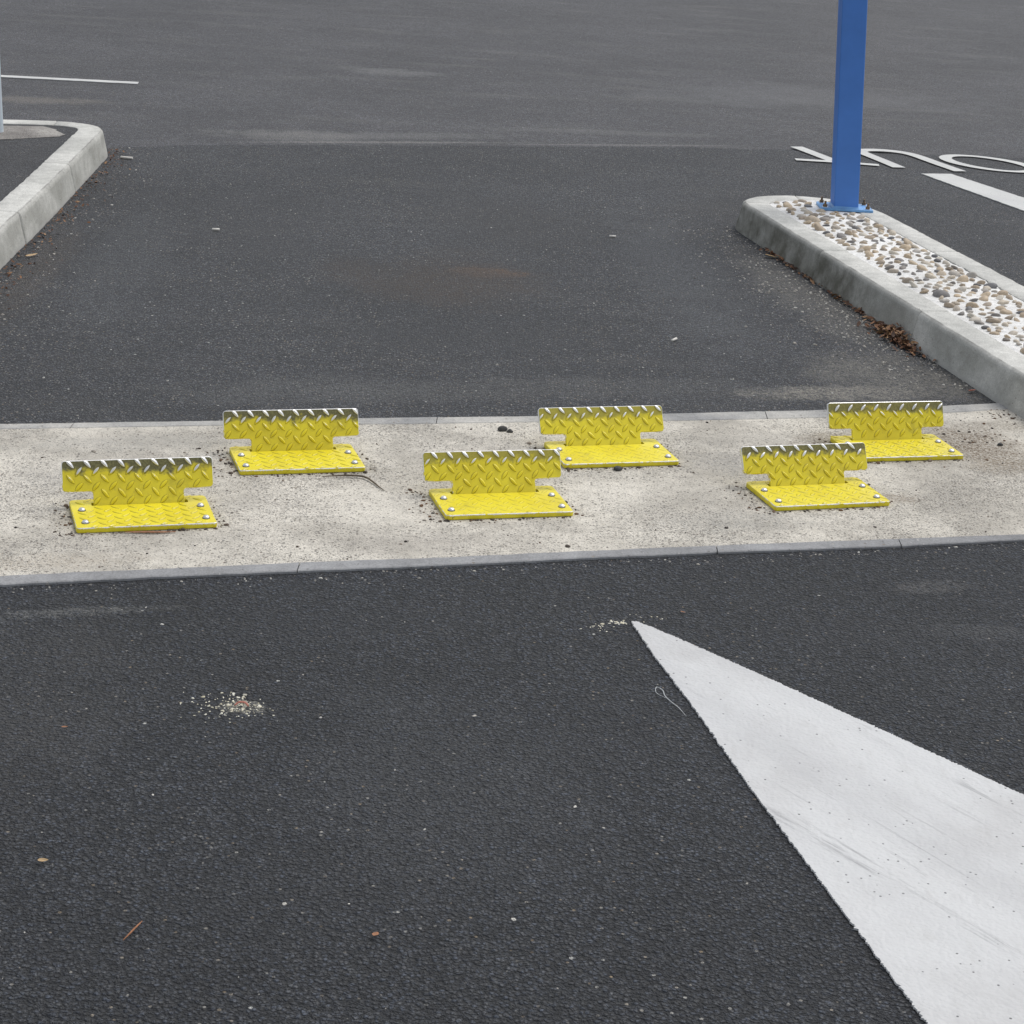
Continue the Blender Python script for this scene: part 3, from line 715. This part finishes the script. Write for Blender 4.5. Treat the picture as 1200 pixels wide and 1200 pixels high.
UN = [(-.8133, 4.2099, 18.13, 23.3, 'yellow flow plate at the far left, front row, with bright scraped lugs on its flap', .0, 1.0, False),
      (-.5197, 4.6778, 17.2, 24.2, 'yellow flow plate in the back row with a curved brown twig at its right corner', .3, 1.0, False),
      (-.003, 4.4544, 16.51, 28.9, 'yellow flow plate in the middle of the front row, flap blackened at its upper left', .25, .62, False),
      (.2748, 4.9004, 17.43, 31.0, 'yellow flow plate in the middle of the back row, partly behind the front middle one', .15, .6, False),
      (.7903, 4.6834, 18.4, 30.3, 'yellow flow plate at the right of the front row, below the pebble island', .45, .95, False),
      (1.0552, 5.1214, 16.57, 23.3, 'yellow flow plate at the far right of the back row, with brown dirt beside it', .2, .9, True)]
for i, u in enumerate(UN): flow_plate(i, *u)

# ------------------------------------------------------------------ litter, grit, small things
SV, SF = blobmesh(4, 6)
def bits(name, mat, pts, size, flat=.6, z=0.0, kind='stuff', label=None, cat=None, tones=None, parent=None):
    mb = MB()
    for k, p in enumerate(pts):
        s = size*float(np.clip(rng.lognormal(0, .45), .35, 2.6)); q = SV*(1+rng.normal(0, .16, (len(SV), 1)))*np.array([s, s*rng.uniform(.45, .95), s*flat*rng.uniform(.5, 1)])
        a = rng.uniform(0, 2*pi); x = q[:, 0]*cos(a)-q[:, 1]*sin(a); y = q[:, 0]*sin(a)+q[:, 1]*cos(a)
        zz = (p[2] if len(p) > 2 else z)+s*flat*.25
        mb.add(np.stack([x+p[0], y+p[1], q[:, 2]+zz], 1).tolist(), SF, 0, tone=float(rng.random() if tones is None else rng.choice(tones)))
    o = mb.build(name, mat, parent); tag(o, label, cat, kind=kind); return o
# grit along the pebble island's kerb
g_ = []
for k in range(2600):
    u = rng.uniform(-.05, 2.3); dist = abs(rng.normal(0, .17))+.005
    if rng.random() > .35+.65*math.exp(-((u-1.3)/.8)**2): continue
    p = isl(u, -dist); g_.append((p[0], p[1]))
bits('grit', M['grit'], g_, .0028, label='pale grit scattered on the asphalt along the pebble island kerb', cat='grit', z=-.004)
def flakes(name, pts, size, mats, label, cat, curl=.5):
    mb = MB()
    for p in pts:
        s = size*rng.uniform(.4, 1.4); a = rng.uniform(0, 2*pi); el, az = rng.normal(0, .45), rng.uniform(0, 6.28)
        loc = []
        prof = [(-1, 0), (-.5, .38), (.1, .46), (.65, .28), (1, 0), (.65, -.28), (.1, -.46), (-.5, -.38)]
        c = rng.uniform(-curl, curl)
        vs = [(0, 0, .1*c)]+[(x_, y_, c*(x_*x_+y_*y_)*.6) for x_, y_ in prof]
        R = Matrix.Rotation(a, 3, 'Z') @ Matrix.Rotation(el, 3, 'X') @ Matrix.Rotation(rng.normal(0, .35), 3, 'Y')
        mb.add([tuple(R @ Vector(q)*s+Vector((p[0], p[1], p[2]))) for q in vs], [(0, i+1, (i+1) % 8+1) for i in range(8)], 0, tone=float(rng.random()))
    o = mb.build(name, mats); tag(o, label, cat, kind='stuff'); return o
pts = []
for k in range(420):
    u = rng.normal(1.72, .10); v_ = -abs(rng.normal(0, .030))-.004; h = max(0, .040*math.exp(-((u-1.72)/.13)**2)*(1+v_/.08)); p = isl(u, v_); pts.append((p[0], p[1], rng.uniform(.002, .006+h)))
for k in range(150):
    u = rng.uniform(.35, 1.6); v_ = -abs(rng.normal(0, .010))-.002; p = isl(u, v_); pts.append((p[0], p[1], rng.uniform(.0, .008)))
flakes('leaf_litter', pts, .0105, M['leafbits'], 'brown dead leaves heaped against the pebble island kerb', 'leaf litter')
pts = []
for k in range(420):
    q = rng.uniform(.9, s2[-1]*.0+4.3); p = np.array([np.interp(q, s2, path2[:, 0]), np.interp(q, s2, path2[:, 1])]); off = abs(rng.normal(0, .05))+.004
    pts.append((p[0]+off, p[1], rng.uniform(-.003, .004)))
flakes('leaf_litter', pts, .0065, M['leafbits'], 'thin trail of brown leaf crumbs along the left kerb', 'leaf litter')
g_ = [(p[0]+abs(rng.normal(0, .12)), p[1]+rng.normal(0, .05)) for p in pts[:300]]
bits('grit', M['grit'], g_, .003, label='loose grit on the asphalt along the left kerb', cat='grit', z=-.004)
# crumbs round the flow plates and on the strip
g_ = []
for (x, y, rot, lean, *_r) in UN:
    c, s = cos(radians(rot)), sin(radians(rot))
    for k in range(46):
        lx = rng.uniform(-W_/2-.01, W_/2+.01); ly = -abs(rng.normal(0, .006))-.003; g_.append((x+c*lx-s*ly, y+s*lx+c*ly))
    for k in range(46):
        lx = -W_/2-abs(rng.normal(0, .03))-.004; ly = rng.uniform(-.02, D_+.03); g_.append((x+c*lx-s*ly, y+s*lx+c*ly))
    for k in range(14):
        lx = W_/2+abs(rng.normal(0, .015))+.003; ly = rng.uniform(0, D_); g_.append((x+c*lx-s*ly, y+s*lx+c*ly))
for k in range(60): g_.append((rng.normal(1.28, .05), rng.normal(5.42, .08)))
for k in range(40): g_.append((rng.normal(1.40, .03), rng.normal(5.62, .04)))
for k in range(160):
    x = rng.uniform(-1.6, 1.5); g_.append((x, rng.uniform(yf(x)+.02, yb(x))))
bits('dirt_crumbs', M['dark_bits'], g_, .0028, label='dark crumbs of dirt lying on the concrete around the yellow plates', cat='dirt')
g_ = []
for k in range(420):
    x = rng.uniform(-1.4, 1.7); y = 4.155+.312*x-abs(rng.normal(0, .03)); g_.append((x, y))
for k in range(1500):
    x = rng.uniform(-2, 1.3); g_.append((x, rng.uniform(yb(x)+.07, yb(x)+3.5)))
for k in range(300):
    x = rng.uniform(-1.4, 1.5); g_.append((x, rng.uniform(2.2, yf(x)-.06)))
bits('grit', M['grit'], g_, .0019, label='fine pale grit strewn over the dark asphalt', cat='grit', z=-.004)
# yellowish crumbs with a red scrap
g_ = [(-.4718+rng.normal(0, .022), 3.345+rng.normal(0, .018)) for k in range(110)]+[(-.50+rng.normal(0, .035), 3.34+rng.normal(0, .03)) for k in range(90)]
bits('pale_crumbs', M['crumbs'], g_, .0019, label='cream crumbs spilled round a red scrap on the near asphalt', cat='crumbs', z=-.0035)
def ribbon(name, P, w_, mat, label, cat, thick=.0015, z=None):
    """flat tube along 3D points"""
    P = np.array(P, float); n = len(P); T = np.gradient(P, axis=0); T /= np.linalg.norm(T, axis=1)[:, None]+1e-9
    v = []; K = 7
    for i in range(n):
        sx_ = np.cross(T[i], [0, 0, 1]); sx_ /= np.linalg.norm(sx_)+1e-9; u_ = np.cross(sx_, T[i]); e = (.35+.65*sin(pi*(i+.35)/(n-.3))) if n > 2 else 1
        for j in range(K): th = 2*pi*j/K; v.append(tuple(P[i]+sx_*cos(th)*w_/2*e+u_*sin(th)*thick/2*e))
    f = [(i*K+j, i*K+(j+1) % K, (i+1)*K+(j+1) % K, (i+1)*K+j) for i in range(n-1) for j in range(K)]+[tuple(range(K))[::-1], tuple(range((n-1)*K, n*K))]
    mb = MB(); mb.add(v, f); o = mb.build(name, mat, smooth=True); tag(o, label, cat); return o
def sp3(pts, step=.006):
    xy = smooth_path([p[:2] for p in pts], step); s = np.linspace(0, 1, len(xy)); return [(x, y, float(np.interp(t, np.linspace(0, 1, len(pts)), [p[2] for p in pts]))) for (x, y), t in zip(xy, s)]
ribbon('red_scrap', sp3([(-.484, 3.335, .002), (-.477, 3.343, .006), (-.466, 3.343, .006), (-.458, 3.334, .003)], .003), .007, M['peel'], 'small curved red scrap among cream crumbs on the near asphalt', 'scrap', .003)
ribbon('twig', sp3([(-.47, 4.655, .004), (-.40, 4.672, .006), (-.368, 4.668, .006), (-.345, 4.64, .006), (-.325, 4.605, .004), (-.312, 4.585, .003)]), .006, M['twig'], 'curved brown twig reaching out from under a back row yellow plate', 'twig', .005)
ribbon('twig', sp3([(-.522, 2.525, .003), (-.513, 2.55, .005), (-.505, 2.58, .003)]), .0030, M['red_twig'], 'short reddish twig on the asphalt at the bottom left of the photo', 'twig', .003)
ribbon('twig', sp3([(-.86, 4.185, .003), (-.80, 4.194, .004), (-.75, 4.208, .003)]), .007, M['red_twig'], 'brown twig lying along the front of the leftmost yellow plate', 'twig', .004)
ribbon('string', sp3([(.318, 3.500, .0), (.300, 3.520, .001), (.302, 3.548, .0), (.313, 3.535, .001), (.317, 3.505, .0), (.337, 3.465, .001), (.352, 3.425, 0)]), .0022, M['string'], 'looped grey string beside the left edge of the white wedge', 'string', .0016)
g_ = [(.255-abs(rng.normal(0, .02)), 3.868-.0+rng.normal(0, .006)) for k in range(22)]+[(.195+rng.normal(0, .014), 3.835+rng.normal(0, .008)) for k in range(20)]+[(rng.uniform(.26, .34), 3.90+rng.normal(0, .012)) for k in range(10)]
bits('paint_flakes', M['crumbs'], g_, .0022, .3, label='white paint flakes scattered at the tip of the white wedge', cat='paint flakes', z=-.0035)
def leaf(p, L, ang, mat, label, wid=.42, curl=.25, z=0.003):
    mb = MB(); v = []; n = 9
    for i in range(n):
        t = i/(n-1)*2-1; hw = wid*max(0, (1-t*t))**.75*(1-.25*t)+.01
        for q in (-1, -.4, .0, .4, 1): v.append((t*L, q*hw*L, abs(q)*curl*hw*L+.15*L*t*t*curl*2-(.02*L if q == 0 else 0)))
    f = [(i*5+j, (i+1)*5+j, (i+1)*5+j+1, i*5+j+1) for i in range(n-1) for j in range(4)]
    mb.add(v, f); o = mb.build('leaf', mat, smooth=True, loc=(p[0], p[1], z)); o.rotation_euler = (rng.normal(0, .15), rng.normal(0, .15), ang); tag(o, label, 'leaf'); return o
leaf((-.1596, 2.587), .0105, radians(75), M['leaf'], 'small brown leaf lying alone on the asphalt at the bottom centre')
leaf((-1.7212, 6.8077), .030, radians(60), M['tan_leaf'], 'tan strip of leaf beside the left kerb', .2)
leaf((-.7646, 3.20), .006, radians(20), M['leaf'], 'tiny russet leaf left of and nearer than the cream crumbs')
leaf((-.690, 2.736), .0085, radians(10), M['tan_leaf'], 'curled orange-tan leaf on the near asphalt by the left edge of the photo')
leaf((1.362, 5.86), .017, radians(40), M['peel'], 'single dark red leaf at the foot of the pebble island kerb, just behind the strip', .3, .6)
leaf((.375, 3.935), .006, radians(0), M['leaf'], 'tiny brown leaf just above the tip of the white wedge')
leaf((.93, 7.62), .028, radians(10), M['tan_leaf'], 'yellowish leaf at the foot of the kerb near the nose of the pebble island')
def butt(p, ang, L, r_, label, name='cigarette_end', mat='filter'):
    mb = MB(); n = 8; v = []
    for x in (-L/2, -L/2+.001, L/2-.001, L/2):
        rr = r_*(.7 if abs(x) == L/2 else 1); v += [(x, rr*cos(2*pi*i/n), rr*sin(2*pi*i/n)) for i in range(n)]
    f = [(k*n+i, k*n+(i+1) % n, (k+1)*n+(i+1) % n, (k+1)*n+i) for k in range(3) for i in range(n)]+[tuple(range(n))[::-1], tuple(range(3*n, 4*n))]
    mb.add(v, f); o = mb.build(name, M[mat], smooth=True, loc=(p[0], p[1], r_-.004)); o.rotation_euler = (0, 0, radians(ang)); tag(o, label, 'cigarette end'); return o
butt((.481, 6.25), 62, .034, .0042, 'pale cigarette end on the lane behind the middle yellow plates')
butt((-1.797, 8.826-.03), -5, .055, .006, 'long pale cigarette end at the corner of the left kerb')
butt((.3225, 7.813), 0, .026, .0045, 'white cigarette end in the middle of the lane, left of the pebble island nose')
butt((-1.1837, 7.44), 10, .028, .005, 'white cigarette end on the left part of the lane')
for p, s, lab in (((-.041, 5.145), .013, 'dark pebble on the concrete behind the middle plates, near the back edge'), ((-.02, 5.135), .0085, 'smaller dark pebble touching the right of the larger one by the back edge'),
                  ((.262, 4.872), .011, 'black stone wedged at the left front corner of the middle back plate'), ((-.555, 4.79), .012, 'dark stone left of the twigged back plate'), ((1.335, 5.32), .008, 'grey stone on the concrete right of the far right plate')):
    mb = MB(); q = BV*(1+.15*np.sin(BV@rng.normal(0, 2.5, 3)))[:, None]*np.array([s, s*.75, s*.6]); mb.add((q+np.array([0, 0, s*.4])).tolist(), BF)
    o = mb.build('stone', M['rock'], smooth=True, loc=(p[0], p[1], 0)); tag(o, lab, 'stone')
